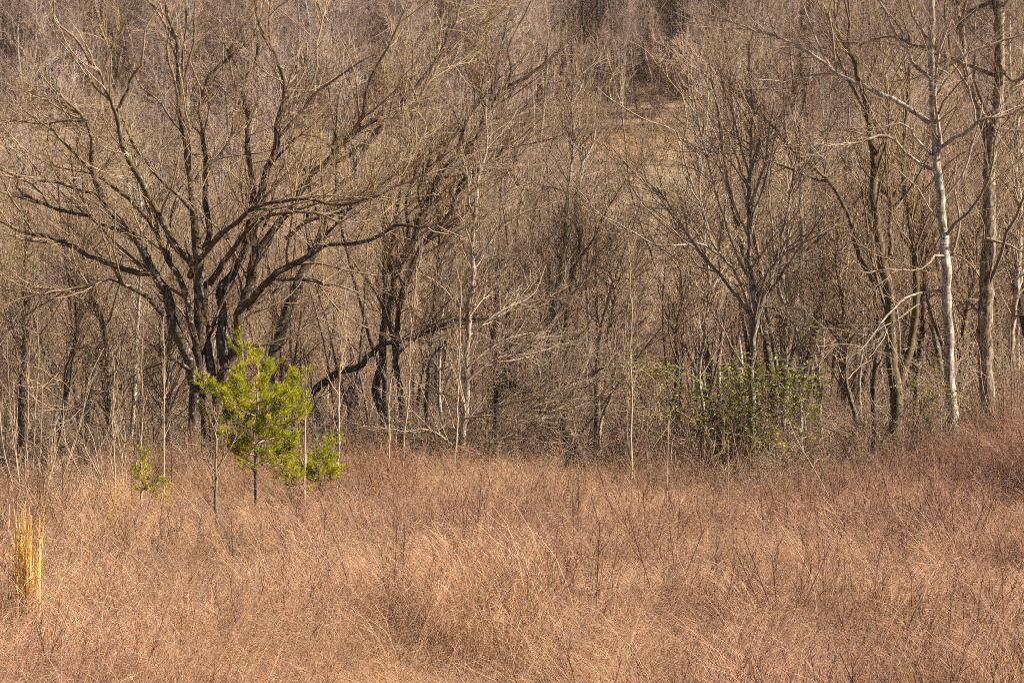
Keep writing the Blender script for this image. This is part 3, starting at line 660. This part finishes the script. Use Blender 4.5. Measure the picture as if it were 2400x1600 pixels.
pine('pine_tree', 'young bright green pine in the grass before the spreading tree', 600, 1150, 42.,
     [(1105, 36, 4), (1090, 58, 5), (1068, 84, 6), (1040, 108, 6), (1008, 120, 7), (976, 122, 7), (946, 108, 6), (920, 74, 5), (896, 34, 3)],
     [(575, 905, 567, 812, .1), (625, 905, 637, 850, -.1), (604, 890, 603, 835, .2), (530, 945, 490, 905, -.2), (680, 930, 706, 885, 0.),
      (610, 1090, 700, 1066, .2), (620, 1085, 690, 1040, -.3)], 11, 2)
pine('pine_sapling', 'small yellow-green pine sapling in the grass right of the young pine', 752, 1160, 43.5, [(1130, 26, 5), (1112, 30, 5), (1090, 20, 4)],
     [(752, 1100, 750, 1066, 0.), (735, 1120, 690, 1100, .1), (748, 1080, 775, 1035, .1)], 5, 3, .075, 34)
pine('pine_sapling', 'tiny pine sapling standing alone in the grass left of the young pine', 332, 1165, 43., [(1148, 15, 4), (1125, 17, 4), (1102, 12, 3)],
     [(332, 1100, 334, 1072, 0.)], 4, 4, .065, 30, (2, 4))
pine('pine_sapling', 'very small pine seedling tip between the tiny sapling and the young pine', 379, 1180, 41., [(1166, 9, 4)], [(379, 1166, 380, 1150, 0.)], 3, 5, .05, 26, (2, 3))
pine('pine_sapling', 'low yellowish pine sapling at the foot of the young pine, right side', 682, 1165, 42.6, [(1138, 14, 4), (1120, 12, 3)],
     [(682, 1110, 672, 1082, 0.)], 4, 6, .07, 30, (2, 4))

# ------------------------------------------------------------------ green leafy shrubs
def leafy_shrub(label, px, Y, clusters, seed, leaf=.062, name='leafy_shrub'):
    rng = np.random.default_rng(seed)
    x = (px - 1200) * K * Y; g0 = float(gz(x, Y)); base = np.array([x, Y, g0])
    root = thing(name, base, label, 'shrub')
    st = []; cen = []; rad = []; cnt = []
    for (cx, cy, rx, ry, n) in clusters:
        c = at(cx, cy, Y + rng.uniform(-.7, .7)); cen.append(c); rad.append((rx * K * Y, max(rx, ry) * K * Y * .8, ry * K * Y)); cnt.append(n)
        for k in range(2):
            b = base + np.array([rng.normal(0, .35), rng.normal(0, .3), -.1]); e = c + rng.normal(0, .15, 3)
            m = (b * .5 + e * .5) + np.array([rng.normal(0, .15), rng.normal(0, .15), .25])
            st.append(resample(np.stack([b, m, e]), 16))
    P = np.stack(st); R = np.linspace(.016, .005, 16)[None].repeat(len(P), 0)
    for p, r in zip(P, R):
        g = Geo(); g.tubes(p, r, 5); add('stem', g.mesh('stem', M['brush'], True, base), root)
    # leafy sprays: each a short twig with leaves in two rows
    cen, rad, cnt = np.array(cen), np.array(rad), np.array(cnt)
    ns = np.maximum(cnt // 6, 2); idx = np.repeat(np.arange(len(cen)), ns); n = len(idx)
    p0 = cen[idx] + rng.normal(0, .72, (n, 3)) * rad[idx]
    d = unit(rng.normal(0, 1, (n, 3)) * [1, 1, .5] + [0, 0, -.05]); le = rng.uniform(.22, .45, n)[:, None]
    S = np.stack([p0 + d * le * t + np.array([0, 0, -.10]) * t * t for t in np.linspace(0, 1, 5)], 1)
    g = Geo(); g.tubes(S, np.full((n, 5), .003), 3)
    P1, R1 = spawn(rng, P, R, len(P) * 10, .25, 1, (.7, .2), (.5, .2), 5, .1, .15, .6, .0035, .008); g.tubes(P1, R1, 3)
    P2, R2 = spawn(rng, P1, R1, len(P) * 24, .1, 1, (.7, .2), (.3, .1), 4, .1, .15, .6, .0028, .008); g.tubes(P2, R2, 3)
    add('twigs', g.mesh('twigs', M2[M['brush'].name], True, base), root, kind='stuff')
    g = Geo(); k = np.repeat(np.arange(n), 11); t = np.tile(np.linspace(.1, 1, 11), n)
    f = t * 3.999; i = f.astype(int); w = (f - i)[:, None]
    p = S[k, i] * (1 - w) + S[k, np.minimum(i + 1, 4)] * w; T = d[k]
    sd_ = unit(np.cross(T, rng.normal(0, 1, p.shape) * .45 + [0, 0, 1])) * np.where(np.arange(len(k)) % 2, 1, -1)[:, None]
    ld = unit(sd_ + T * .5 + rng.normal(0, .25, p.shape) + [0, 0, -.15]); L_ = leaf * rng.uniform(.6, 1.25, len(k))[:, None]
    ws = unit(np.cross(ld, rng.normal(0, .5, p.shape) + [0, 0, 1])) * L_ * .27
    g.quads(p, p + ld * L_ * .45 - ws, p + ld * L_, p + ld * L_ * .45 + ws)
    add('leaves', g.mesh('leaves', M['leaf'], False, base), root, kind='stuff')
leafy_shrub('tangled evergreen shrub with glossy green leaves under the V-forked tree', 1740, 50.4,
    [(1736, 846, 40, 22, 190), (1839, 874, 45, 34, 300), (1753, 898, 50, 24, 300), (1728, 940, 60, 30, 330), (1870, 890, 40, 40, 200), (1704, 1017, 34, 26, 330),
     (1748, 1002, 40, 26, 200), (1827, 918, 50, 30, 230), (1612, 918, 26, 14, 110), (1640, 955, 40, 24, 170), (1679, 990, 40, 26, 210), (1785, 1014, 34, 20, 160),
     (1760, 960, 70, 40, 300), (1690, 1050, 60, 24, 160), (1880, 960, 40, 60, 140), (1700, 880, 40, 20, 130)], 1)
leafy_shrub('thin yellow-green leafy vine draped over whips beside the tall straight reddish sapling', 1515, 50.,
    [(1514, 857, 50, 16, 520), (1462, 872, 22, 14, 150), (1570, 868, 22, 12, 160), (1500, 958, 16, 14, 50), (1585, 955, 40, 18, 100), (1540, 900, 40, 20, 50)], 2, .042)
leafy_shrub('sprig of green vine leaves between the mossy trunk and the white-barked tree', 2165, 50.5,
    [(2180, 900, 34, 14, 110), (2170, 860, 20, 20, 60), (2240, 928, 24, 10, 60), (2150, 892, 20, 10, 50)], 3, .05)
leafy_shrub('low green sprig under the slender pale tree', 1120, 50., [(1118, 1062, 24, 8, 60), (1150, 1040, 24, 8, 40)], 4, .045)
leafy_shrub('faint green vine on the dark trunk at the left-hand picture edge', 30, 54.5, [(30, 590, 40, 40, 170), (60, 620, 20, 20, 60), (20, 760, 30, 40, 80)], 5, .05)
leafy_shrub('scattered green leaves in the thicket left of the spreading tree stems', 290, 53., [(280, 860, 60, 50, 130), (330, 830, 40, 30, 80), (210, 900, 40, 30, 60)], 6, .045)

# ------------------------------------------------------------------ golden grass tufts, stalks, dead sapling
def golden_tuft(label, px, ptop, pbot, Y, n, seed, spread=.12):
    rng = np.random.default_rng(seed)
    x = (px - 1200) * K * Y; g0 = float(gz(x, Y)); base = np.array([x, Y, g0]); h = at(px, ptop, Y)[2] - g0
    root = thing('golden_grass_tuft', base, label, 'grass tuft', 'golden grass tufts')
    b = np.stack([rng.normal(0, spread, n), rng.normal(0, spread * .6, n), np.zeros(n)], 1); hh = h * (.38 + .65 * rng.uniform(size=n) ** 1.3)
    ln = rng.normal(0, .028, (n, 2)); t = np.linspace(0, 1, 6)
    P = np.stack([np.stack([b[:, 0] + ln[:, 0] * hh * s ** 1.5, b[:, 1] + ln[:, 1] * hh * s ** 1.5, hh * s], 1) for s in t], 1)
    g = Geo(); a = rng.uniform(0, 3.14, n); g.ribbons(P, np.linspace(.0065, .0028, 6)[None].repeat(n, 0), np.stack([np.cos(a), np.sin(a), 0 * a], 1))
    add('culms', g.mesh('culms', M['golden'], False), root, kind='stuff')
    m = n * 9; k = rng.integers(0, n, m); s = rng.uniform(.35, .98, m); f = s * 4.999; i = f.astype(int); w = (f - i)[:, None]
    p = P[k, i] * (1 - w) + P[k, i + 1] * w; d = unit(rng.normal(0, .35, (m, 3)) + [0, 0, 1]); le = rng.uniform(.08, .20, m)[:, None]
    sd_ = unit(np.cross(d, rng.normal(0, 1, (m, 3)))) * .003
    g = Geo(); g.tris(p - sd_, p + sd_, p + d * le); add('leaves', g.mesh('leaves', M['golden'], False), root, kind='stuff')
golden_tuft('tall upright golden grass tuft near the left-hand edge of the field', 64, 1185, 1420, 24.0, 190, 1, .06)
golden_tuft('slim golden grass tuft left of the tiny pine sapling', 263, 1135, 1260, 37., 110, 2, .05)
golden_tuft('sparse short golden grass tuft beside the slim golden tuft', 232, 1195, 1260, 36., 60, 3, .09)

for i, (s, w, Y, lab) in enumerate([
    ('1975,1235 1925,1130 1870,1035 1848,985', 3.2, 40., 'long pale stalk leaning left over the grass below the green shrub'),
    ('1910,1395 1880,1310 1845,1255 1818,1212', 2.6, 25., 'pale bent stalk leaning left in the middle of the right-hand field'),
    ('1077,1260 1080,1200 1085,1150', 3., 33., 'short white upright stalk in the grass below the slender pale tree'),
    ('1610,1380 1590,1310 1574,1250', 2.4, 25., 'short yellow stalk leaning left below the thicket'),
    ('1524,1180 1525,1120 1525,1085', 2.6, 38., 'pale upright stalk at the grass edge beside the reddish whips'),
    ('1563,1180 1565,1060 1567,985', 3., 40., 'tall white stalk with a reddish tip at the grass edge'),
    ('1706,1140 1706,1060 1707,1030', 2.4, 41., 'pale stalk with a reddish tip in front of the green shrub'),
    ('2180,1310 2140,1260 2080,1170', 2.2, 30., 'thin pale stalk leaning left near the right-hand end of the field'),
    ('144,1540 146,1500 148,1480', 3., 19.5, 'short pale stub standing at the lower left of the field'),
    ]):
    p = pts(s); P = [at(x, y, Y) for x, y in p]; g0 = float(gz(P[0][0], Y))
    P = [np.array([P[0][0] + (P[0][0] - P[1][0]) * .5, Y, g0 - .05])] + P
    C = resample(np.concatenate([np.array(P), (np.linspace(w, w * .5, len(P)) * K * Y / 2)[:, None]], 1), 20)
    base = np.array([C[0, 0], Y, g0]); root = thing('dry_stalk', base, lab, 'stalk', 'dry stalks standing in the field')
    g = Geo(); g.tubes(C[:, :3], C[:, 3], 6); add('stem', g.mesh('stem', M['whip'], True, base), root)
    rng = np.random.default_rng(300 + i); g = Geo()
    P1, R1 = spawn(rng, C[None, :, :3], C[None, :, 3], 9, .55, 1, (.5, .15), (.12, .04), 4, .2, .1, .6, .0018, .01); g.tubes(P1, R1, 3)
    add('tip', g.mesh('tip', M['whip'], True, base), root, kind='stuff')

traced_tree('dead_sapling', 'lichen-speckled grey dead sapling in the grass left of the young pine', 38., M['dark'],
    [('505,1195 506,1150 508,1090 505,1040 500,1000', 9, 3, 0.)], [('508,1100 525,1070 540,1050', 4, 2), ('506,1110 490,1080 470,1070', 4, 2)], seed=99, L1=16, L2=70, L3=160,
    lens=(.4, .22, .12), crown_from=.2, ext=False, twigr=.0026, cat='dead sapling')

# ------------------------------------------------------------------ the wood behind: copies of a few trees
def proto_tree(seed, H, n1, n2, n3, mat, twig, fork=False, r0=.13, lens=(2.2, 1.0, .5), up=.12, cf=.28):
    rng = np.random.default_rng(1000 + seed)
    def stem(b, d, L, r, n=26):
        out = [np.array(b, float)]; d = np.array(d, float)
        for k in range(n - 1):
            out.append(out[-1] + d * L / (n - 1)); d = unit(d + rng.normal(0, .055, 3) + np.array([0, 0, .035]))
        return np.array(out), r * np.linspace(1, .16, n) ** .9
    P, R = stem((0, 0, -.2), unit(np.array([rng.normal(0, .08), rng.normal(0, .08), 1])), H, r0)
    PS, RS = [P], [R]
    if fork:
        for _ in range(fork):
            k = rng.integers(2, 9); p, r = stem(P[k], unit(np.array([rng.normal(0, .3), rng.normal(0, .3), 1])), H * .8, R[k] * .75); PS.append(p); RS.append(r)
    g = Geo()
    for p, r in zip(PS, RS): g.tubes(p, r, 7, .03, rng)
    tm = g.mesh('trunk', mat)
    PS, RS = np.stack(PS), np.stack(RS); g = Geo()
    P1, R1 = spawn(rng, PS, RS, n1, cf, 1, (.7, .2), (lens[0], lens[0] * .3), 8, up, .15, .55, twig * 1.8, .011, .55); g.tubes(P1, R1, 4)
    P2, R2 = spawn(rng, P1, R1, n2, .12, 1, (.68, .25), (lens[1] * 1.2, lens[1] * .35), 5, up, .15, .6, twig * 1.2, .009, .4); g.tubes(P2, R2, 3)
    P3, R3 = spawn(rng, P2, R2, n3, .1, 1, (.6, .25), (lens[2] * 1.4, lens[2] * .4), 3, up, .14, .7, twig, .007, .3); g.tubes(P3, R3, 3)
    return tm, g.mesh('crown', M2[mat.name])

near_protos = [proto_tree(i, [11, 13, 10, 14, 12, 9, 12, 11, 8, 13][i], 44, 420, 750, M['pale'] if i in (3, 6) else M['woods'], .0058, fork=[0, 2, 1, 0, 1, 3, 0, 2, 4, 1][i],
               r0=[.13, .12, .10, .10, .15, .08, .09, .14, .07, .16][i], lens=(1.9, .9, .48)) for i in range(10)]
hill_protos = [proto_tree(50 + i, [15, 17, 14, 18, 13, 16][i], 34, 260, 560, M['hillwood'], .012, fork=[0, 1, 0, 0, 2, 1][i], r0=[.12, .15, .10, .14, .09, .12][i],
               lens=(2.8, 1.3, .8), cf=.35) for i in range(6)]

def copy_tree_to(protos, k, loc, rz, s, name, label, group):
    r = thing(name, loc, label, 'tree', group); r.rotation_euler = (0, 0, rz); r.scale = (s, s, s)
    add('trunk', protos[k][0], r); add('crown', protos[k][1], r, kind='stuff')

rng = np.random.default_rng(5)
# bottom-land wood 58..125 m
PL = []
for _ in range(4000):
    y = 58 + 64 * rng.uniform() ** .9; x = rng.uniform(-1, 1) * (.185 * y + 5)
    u = 1200 + x / (K * y)
    if 1340 < u < 1640 and y > 84 and rng.uniform() < .6: continue
    if all((x - a) ** 2 + (y - b) ** 2 > 3.2 for a, b in PL): PL.append((x, y))
    if len(PL) >= 225: break
for x, y in PL:
    k = int(rng.integers(0, 10)); pale = k in (3, 6)
    if pale and x < 0 and rng.uniform() < .7: k = 0; pale = False
    copy_tree_to(near_protos, k, (x, y, float(gz(x, y))), rng.uniform(0, 6.28), rng.uniform(.62, 1.0) * (.76 + .24 * float(sstep(1560, 1760, 1200 + x / (K * y)))), 'woodland_tree',
                 'pale-stemmed leafless tree in the wood behind the edge trees' if pale else 'brown leafless tree in the wood behind the edge trees',
                 'pale trees of the wood behind' if pale else 'brown trees of the wood behind')
# hillside wood
PH = [(x, y) for x, y in zip(rng.uniform(-1, 1, 110) * 38, rng.uniform(118, 204, 110)) if 1200 + x / (K * y) > 1660 or 1200 + x / (K * y) < 1300]
PH += [(rng.uniform(-1, 1) * (.19 * y + 8), y) for y in 203 + 100 * rng.uniform(size=1100) ** .95]
PH.sort(key=lambda p: p[1])
for x, y in PH[:260]:
    copy_tree_to(hill_protos, int(rng.integers(0, 6)), (x, y, float(gz(x, y))), rng.uniform(0, 6.28), rng.uniform(.45, .95), 'hillside_tree',
                 'grey leafless tree low on the brown hillside', 'trees low on the hillside')
PH = PH[260:] + [(rng.uniform(-1, 1) * (.2 * y + 10), y) for y in rng.uniform(300, 480, 260)]
def join_proto(pr):
    tm, cm = pr
    def arr(me):
        v = np.empty(len(me.vertices) * 3, np.float32); me.vertices.foreach_get('co', v)
        q = np.empty(len(me.loops), np.int32); me.loops.foreach_get('vertex_index', q)
        r = np.empty(len(me.vertices), np.float32); me.attributes['rad'].data.foreach_get('value', r)
        return v.reshape(-1, 3), q.reshape(-1, 4), r
    a, b = arr(tm), arr(cm)
    return make_mesh('hill_tree', np.concatenate([a[0], b[0]]), [np.concatenate([a[1], b[1] + len(a[0])])], cm.materials[0], True, np.concatenate([a[2], b[2]]))
rest = np.array(PH); n = len(rest); s = rng.uniform(.65, 1.15, n)
scatter('far_forest', [join_proto(p) for p in hill_protos], np.column_stack([rest, gz(rest[:, 0], rest[:, 1])]),
        np.column_stack([rng.normal(0, .04, n), rng.normal(0, .04, n), rng.uniform(0, 6.28, n)]), np.column_stack([s, s, s * rng.uniform(.9, 1.15, n)]),
        rng.integers(0, 6, n), label='grey-brown leafless forest covering the far hillside')

# ------------------------------------------------------------------ undergrowth
def brush_clump(seed, h, n, mat, spread, leaves=0, fine=1.):
    rng = np.random.default_rng(2000 + seed); g = Geo()
    P = []
    for i in range(n):
        L = rng.normal(0, spread, 2); H = h * rng.uniform(.45, 1); b = rng.normal(0, .22 * h / 1.5, 2)
        P.append(resample(np.array([[b[0], b[1], -.05], [b[0] + L[0] * H * .3, b[1] + L[1] * H * .3, H * .45], [b[0] + L[0] * H * .75, b[1] + L[1] * H * .75, H * .85],
                                    [b[0] + L[0] * H * 1.2, b[1] + L[1] * H * 1.2, H * rng.uniform(.8, 1.05)]]), 10))
    P = np.stack(P); R = np.linspace(.011, .004, 10)[None].repeat(n, 0); g.tubes(P, R, 4)
    P1, R1 = spawn(rng, P, R, int(n * 9 * fine), .1, 1, (.8, .3), (.55, .2), 6, .1, .2, .6, .004, .009); g.tubes(P1, R1, 3)
    P2, R2 = spawn(rng, P1, R1, int(n * 26 * fine), .1, 1, (.8, .3), (.3, .1), 4, .1, .22, .7, .0032, .009); g.tubes(P2, R2, 3)
    return g.mesh('brush', M2[mat.name])
def litter_clump(seed):
    """dry leaves caught in the twigs"""
    rng = np.random.default_rng(2500 + seed); g = Geo(); n = 90
    p = np.column_stack([rng.normal(0, .45, (n, 2)), rng.uniform(0, 1.3, n) ** 1.5]); d = unit(rng.normal(0, 1, (n, 3))); s = unit(np.cross(d, rng.normal(0, 1, (n, 3))))
    L = rng.uniform(.02, .05, n)[:, None]; g.quads(p - d * L, p + s * L * .5, p + d * L, p - s * L * .5)
    return g.mesh('caught_leaves', M['dryleaf'], False)
bp = [brush_clump(i, [1.3, 1.8, 2.4, 1.1, 2.0, 1.5][i], [14, 12, 12, 18, 10, 14][i], M['brush'], [.5, .4, .35, .7, .45, .55][i]) for i in range(6)] + [litter_clump(0), litter_clump(1)]
n = 2600
y = 51 + 78 * rng.uniform(size=n) ** 1.7; x = rng.uniform(-1, 1, n) * (.185 * y + 4)
clear = (x > 3.0) & (x < 5.4) & (y < 52.5); y = np.where(clear, y + 4, y)
idx = np.where(rng.uniform(size=n) < .14, rng.integers(6, 8, n), rng.integers(0, 6, n)); s = rng.uniform(.6, 1.15, n) * np.where(y < 53, .75, 1)
y2 = rng.uniform(118, 290, 900); x2 = rng.uniform(-1, 1, 900) * (.185 * y2 + 4); k2 = (y2 > 200) | (1200 + x2 / (K * y2) > 1640) | (rng.uniform(size=900) < np.where(x2 < 3, .8, .5)); x2, y2 = x2[k2], y2[k2]
y3 = rng.uniform(47.5, 51.5, 130); x3 = rng.uniform(-10, 10, 130)
x, y = np.concatenate([x, x2, x3]), np.concatenate([y, y2, y3]); n = len(x)
idx = np.concatenate([idx, rng.integers(0, 6, len(x2)), rng.choice([0, 1, 3, 5], 130)]); s = np.concatenate([s, rng.uniform(1.2, 2.6, len(x2)), rng.uniform(.5, 1.05, 130)])
scatter('undergrowth', bp, np.column_stack([x, y, gz(x, y)]), np.column_stack([rng.normal(0, .12, n), rng.normal(0, .12, n), rng.uniform(0, 6.28, n)]),
        np.column_stack([s, s, s]), idx, label='tangled brown brush along the foot of the wood')

# ------------------------------------------------------------------ the dry grass of the field
def grass_clump(seed, n=70, h=1.1, arch=1., wind=(.3, 0), w=.0021, scat=.22):
    """culms that rise and then arch over, most of a clump the same way"""
    rng = np.random.default_rng(3000 + seed); g = Geo(); m_ = 8
    b = rng.normal(0, .11, (n, 2)); L = h * rng.uniform(.55, 1.15, n); az = rng.uniform(0, 6.283, n)
    out = np.stack([np.cos(az), np.sin(az)], 1) * rng.uniform(.03, scat, n)[:, None] + np.asarray(wind)
    bend = arch * rng.uniform(.5, 1.3, n); hor = unit(out); tilt = np.linalg.norm(out, axis=1) * .5 + rng.normal(0, .08, n)
    pos = [np.column_stack([b, np.full(n, -.03)])]; st = L / (m_ - 1)
    for k in range(m_ - 1):
        a = tilt + bend * (k / (m_ - 2.)) ** 3.6 * 1.5
        pos.append(pos[-1] + np.column_stack([hor * (np.sin(a) * st)[:, None], np.cos(a) * st]) + rng.normal(0, .003, (n, 3)))
    P = np.stack(pos, 1); a = rng.uniform(0, 3.14, n)
    g.ribbons(P, np.linspace(w * 1.15, w * .45, m_)[None].repeat(n, 0), np.stack([np.cos(a), np.sin(a), 0 * a], 1))
    m = n * 4; k = rng.integers(0, n, m); s = rng.uniform(.45, 1, m); f = s * (m_ - 1.001); i = np.minimum(f.astype(int), m_ - 2); ww = (f - i)[:, None]
    p = P[k, i] * (1 - ww) + P[k, i + 1] * ww; T = unit(P[k, i + 1] - P[k, i])
    d = unit(T + rng.normal(0, .22, (m, 3))); le = rng.uniform(.05, .14, m)[:, None]; sd_ = unit(np.cross(d, rng.normal(0, 1, (m, 3)))) * w * .5
    g.tris(p - sd_, p + sd_, p + d * le)
    return g
def weed_clump(seed, n=5, h=1.05):
    rng = np.random.default_rng(3500 + seed); g = Geo()
    P = []
    for i in range(n):
        L = rng.normal(0, .18, 2); H = h * rng.uniform(.6, 1.12); b = rng.normal(0, .12, 2)
        P.append(resample(np.array([[b[0], b[1], -.03], [b[0] + L[0] * H * .35, b[1] + L[1] * H * .35, H * .5], [b[0] + L[0] * H, b[1] + L[1] * H, H]]), 6))
    P = np.stack(P); R = np.linspace(.0056, .0026, 6)[None].repeat(n, 0); g.tubes(P, R, 3)
    P1, R1 = spawn(rng, P, R, n * 11, .22, 1, (.55, .15), (.30, .10), 4, .25, .1, .6, .0020, .01, .35); g.tubes(P1, R1, 3)
    m = n * 60; S, _ = spawn(rng, P1, R1, m, .1, 1, (.6, .25), (.06, .02), 2, .1, .1, .6, .0014, .01)
    sd_ = unit(np.cross(S[:, 1] - S[:, 0], rng.normal(0, 1, (m, 3)))) * .0026
    g.tris(S[:, 0] - sd_, S[:, 0] + sd_, S[:, 1])
    return g
gcl = [grass_clump(i, 76, [1.05, 1.15, 1.0, 1.2, 1.1, .95, 1.15, 1.0][i], [.8, 1.0, 1.15, .9, 1.3, 1.2, 1.05, .6][i], [(.35, 0), (.2, .15), (-.25, 0), (.4, -.15), (.3, .15), (-.15, -.2), (.45, .1), (.1, 0)][i]) for i in range(8)]
def plume(seed):
    """a sheaf of long pale culms arching the same way"""
    g = grass_clump(100 + seed, 44, 1.25, [1.15, 1.3, 1.0][seed], [(.35, 0), (.35, .2), (.4, -.15)][seed], .0026, .14)
    return g
pcl = [plume(i) for i in range(3)]
wcl = [weed_clump(i, [5, 4, 6, 5][i], [1.0, 1.2, .95, 1.1][i]) for i in range(4)]
TILE = 1.3
def grass_tile(seed, m, frac, hs=1.):
    """a patch of the field: m clumps, a share of them branched weeds"""
    rng = np.random.default_rng(4000 + seed); vs, qs, ts, tint, weed = [], [], [], [], []; off = 0
    k = int(math.ceil(math.sqrt(m))); cells = [(i, j) for i in range(k) for j in range(k)]
    hb = rng.uniform(-.3, .3, 2)
    for (i, j) in cells:
        isw = rng.uniform() < frac
        ispl = not isw and rng.uniform() < .12
        c = wcl[rng.integers(0, 4)] if isw else pcl[rng.integers(0, 3)] if ispl else gcl[rng.integers(0, 8)]
        v = np.concatenate(c.v); sc = hs * (rng.uniform(.74, 1.06) + .20 * math.cos(i * 1.5 + seed) * math.cos(j * 1.7 + seed * 2)); a = rng.normal(0, .5) + (math.pi if rng.uniform() < .2 else 0)
        R_ = np.array([[math.cos(a), -math.sin(a), 0], [math.sin(a), math.cos(a), 0], [0, 0, 1]])
        p = np.array([((i + rng.uniform()) / k - .5) * TILE, ((j + rng.uniform()) / k - .5) * TILE, 0])
        vs.append(v @ R_.T * sc + p); qs.append(np.concatenate(c.q) + off); ts.append(np.concatenate(c.t) + off); off += len(v)
        tint.append(np.full(len(v), rng.uniform(.8, 1.1) if ispl else rng.uniform(0, .85))); weed.append(np.full(len(v), 1. if isw else 0.))
    me = make_mesh('grass_patch', np.concatenate(vs), [np.concatenate(qs), np.concatenate(ts)], M['grass'], False, np.concatenate(tint))
    a = me.attributes.new('weed', 'FLOAT', 'POINT'); a.data.foreach_set('value', np.concatenate(weed).astype(np.float32))
    return me
tiles = [grass_tile(i, 49, [.04, .07, .11, .17, .26, .40][i], [.92, 1., .95, 1., 1.02, 1.05][i]) for i in range(6)]
X, Y = np.meshgrid(np.arange(-14.3, 14.4, TILE * .97), np.arange(12.5, 54, TILE * .97)); x, y = X.ravel(), Y.ravel()
keep = (np.abs(x) < .185 * y + 3.2) & (y < 50.2 + 2.6 * vnoise(x, x * 0 + 3, 3.5, 9)); x, y = x[keep], y[keep]; n = len(x)
x = x + rng.normal(0, .08, n); y = y + rng.normal(0, .08, n)
patch = vnoise(x, y, 4.5, 5) * .55 + vnoise(x, y, 2.0, 6) * .45 + .08 * sstep(0, 5, x) + rng.normal(0, .08, n)
idx = np.clip(((patch - .18) / .62 * 6).astype(int), 0, 5)
rz = np.where(rng.uniform(size=n) < .22, math.pi, 0) + rng.normal(0, .25, n)
e = .5; sx_ = (gz(x + e, y) - gz(x - e, y)) / (2 * e); sy_ = (gz(x, y + e) - gz(x, y - e)) / (2 * e)
cr, sr = np.cos(rz), np.sin(rz)
sz = .64 + .72 * vnoise(x, y, 2.1, 8) + .18 * sstep(40, 48, y) * vnoise(x, y, 1.5, 12) + rng.normal(0, .05, n)
scatter('dry_grass', tiles, np.column_stack([x, y, gz(x, y)]), np.column_stack([np.arctan(-sx_ * sr + sy_ * cr), -np.arctan(sx_ * cr + sy_ * sr), rz]),
        np.column_stack([np.full(n, 1.08), np.full(n, 1.08), sz]), idx, label='tall reddish tan dry grass and weeds filling the field')
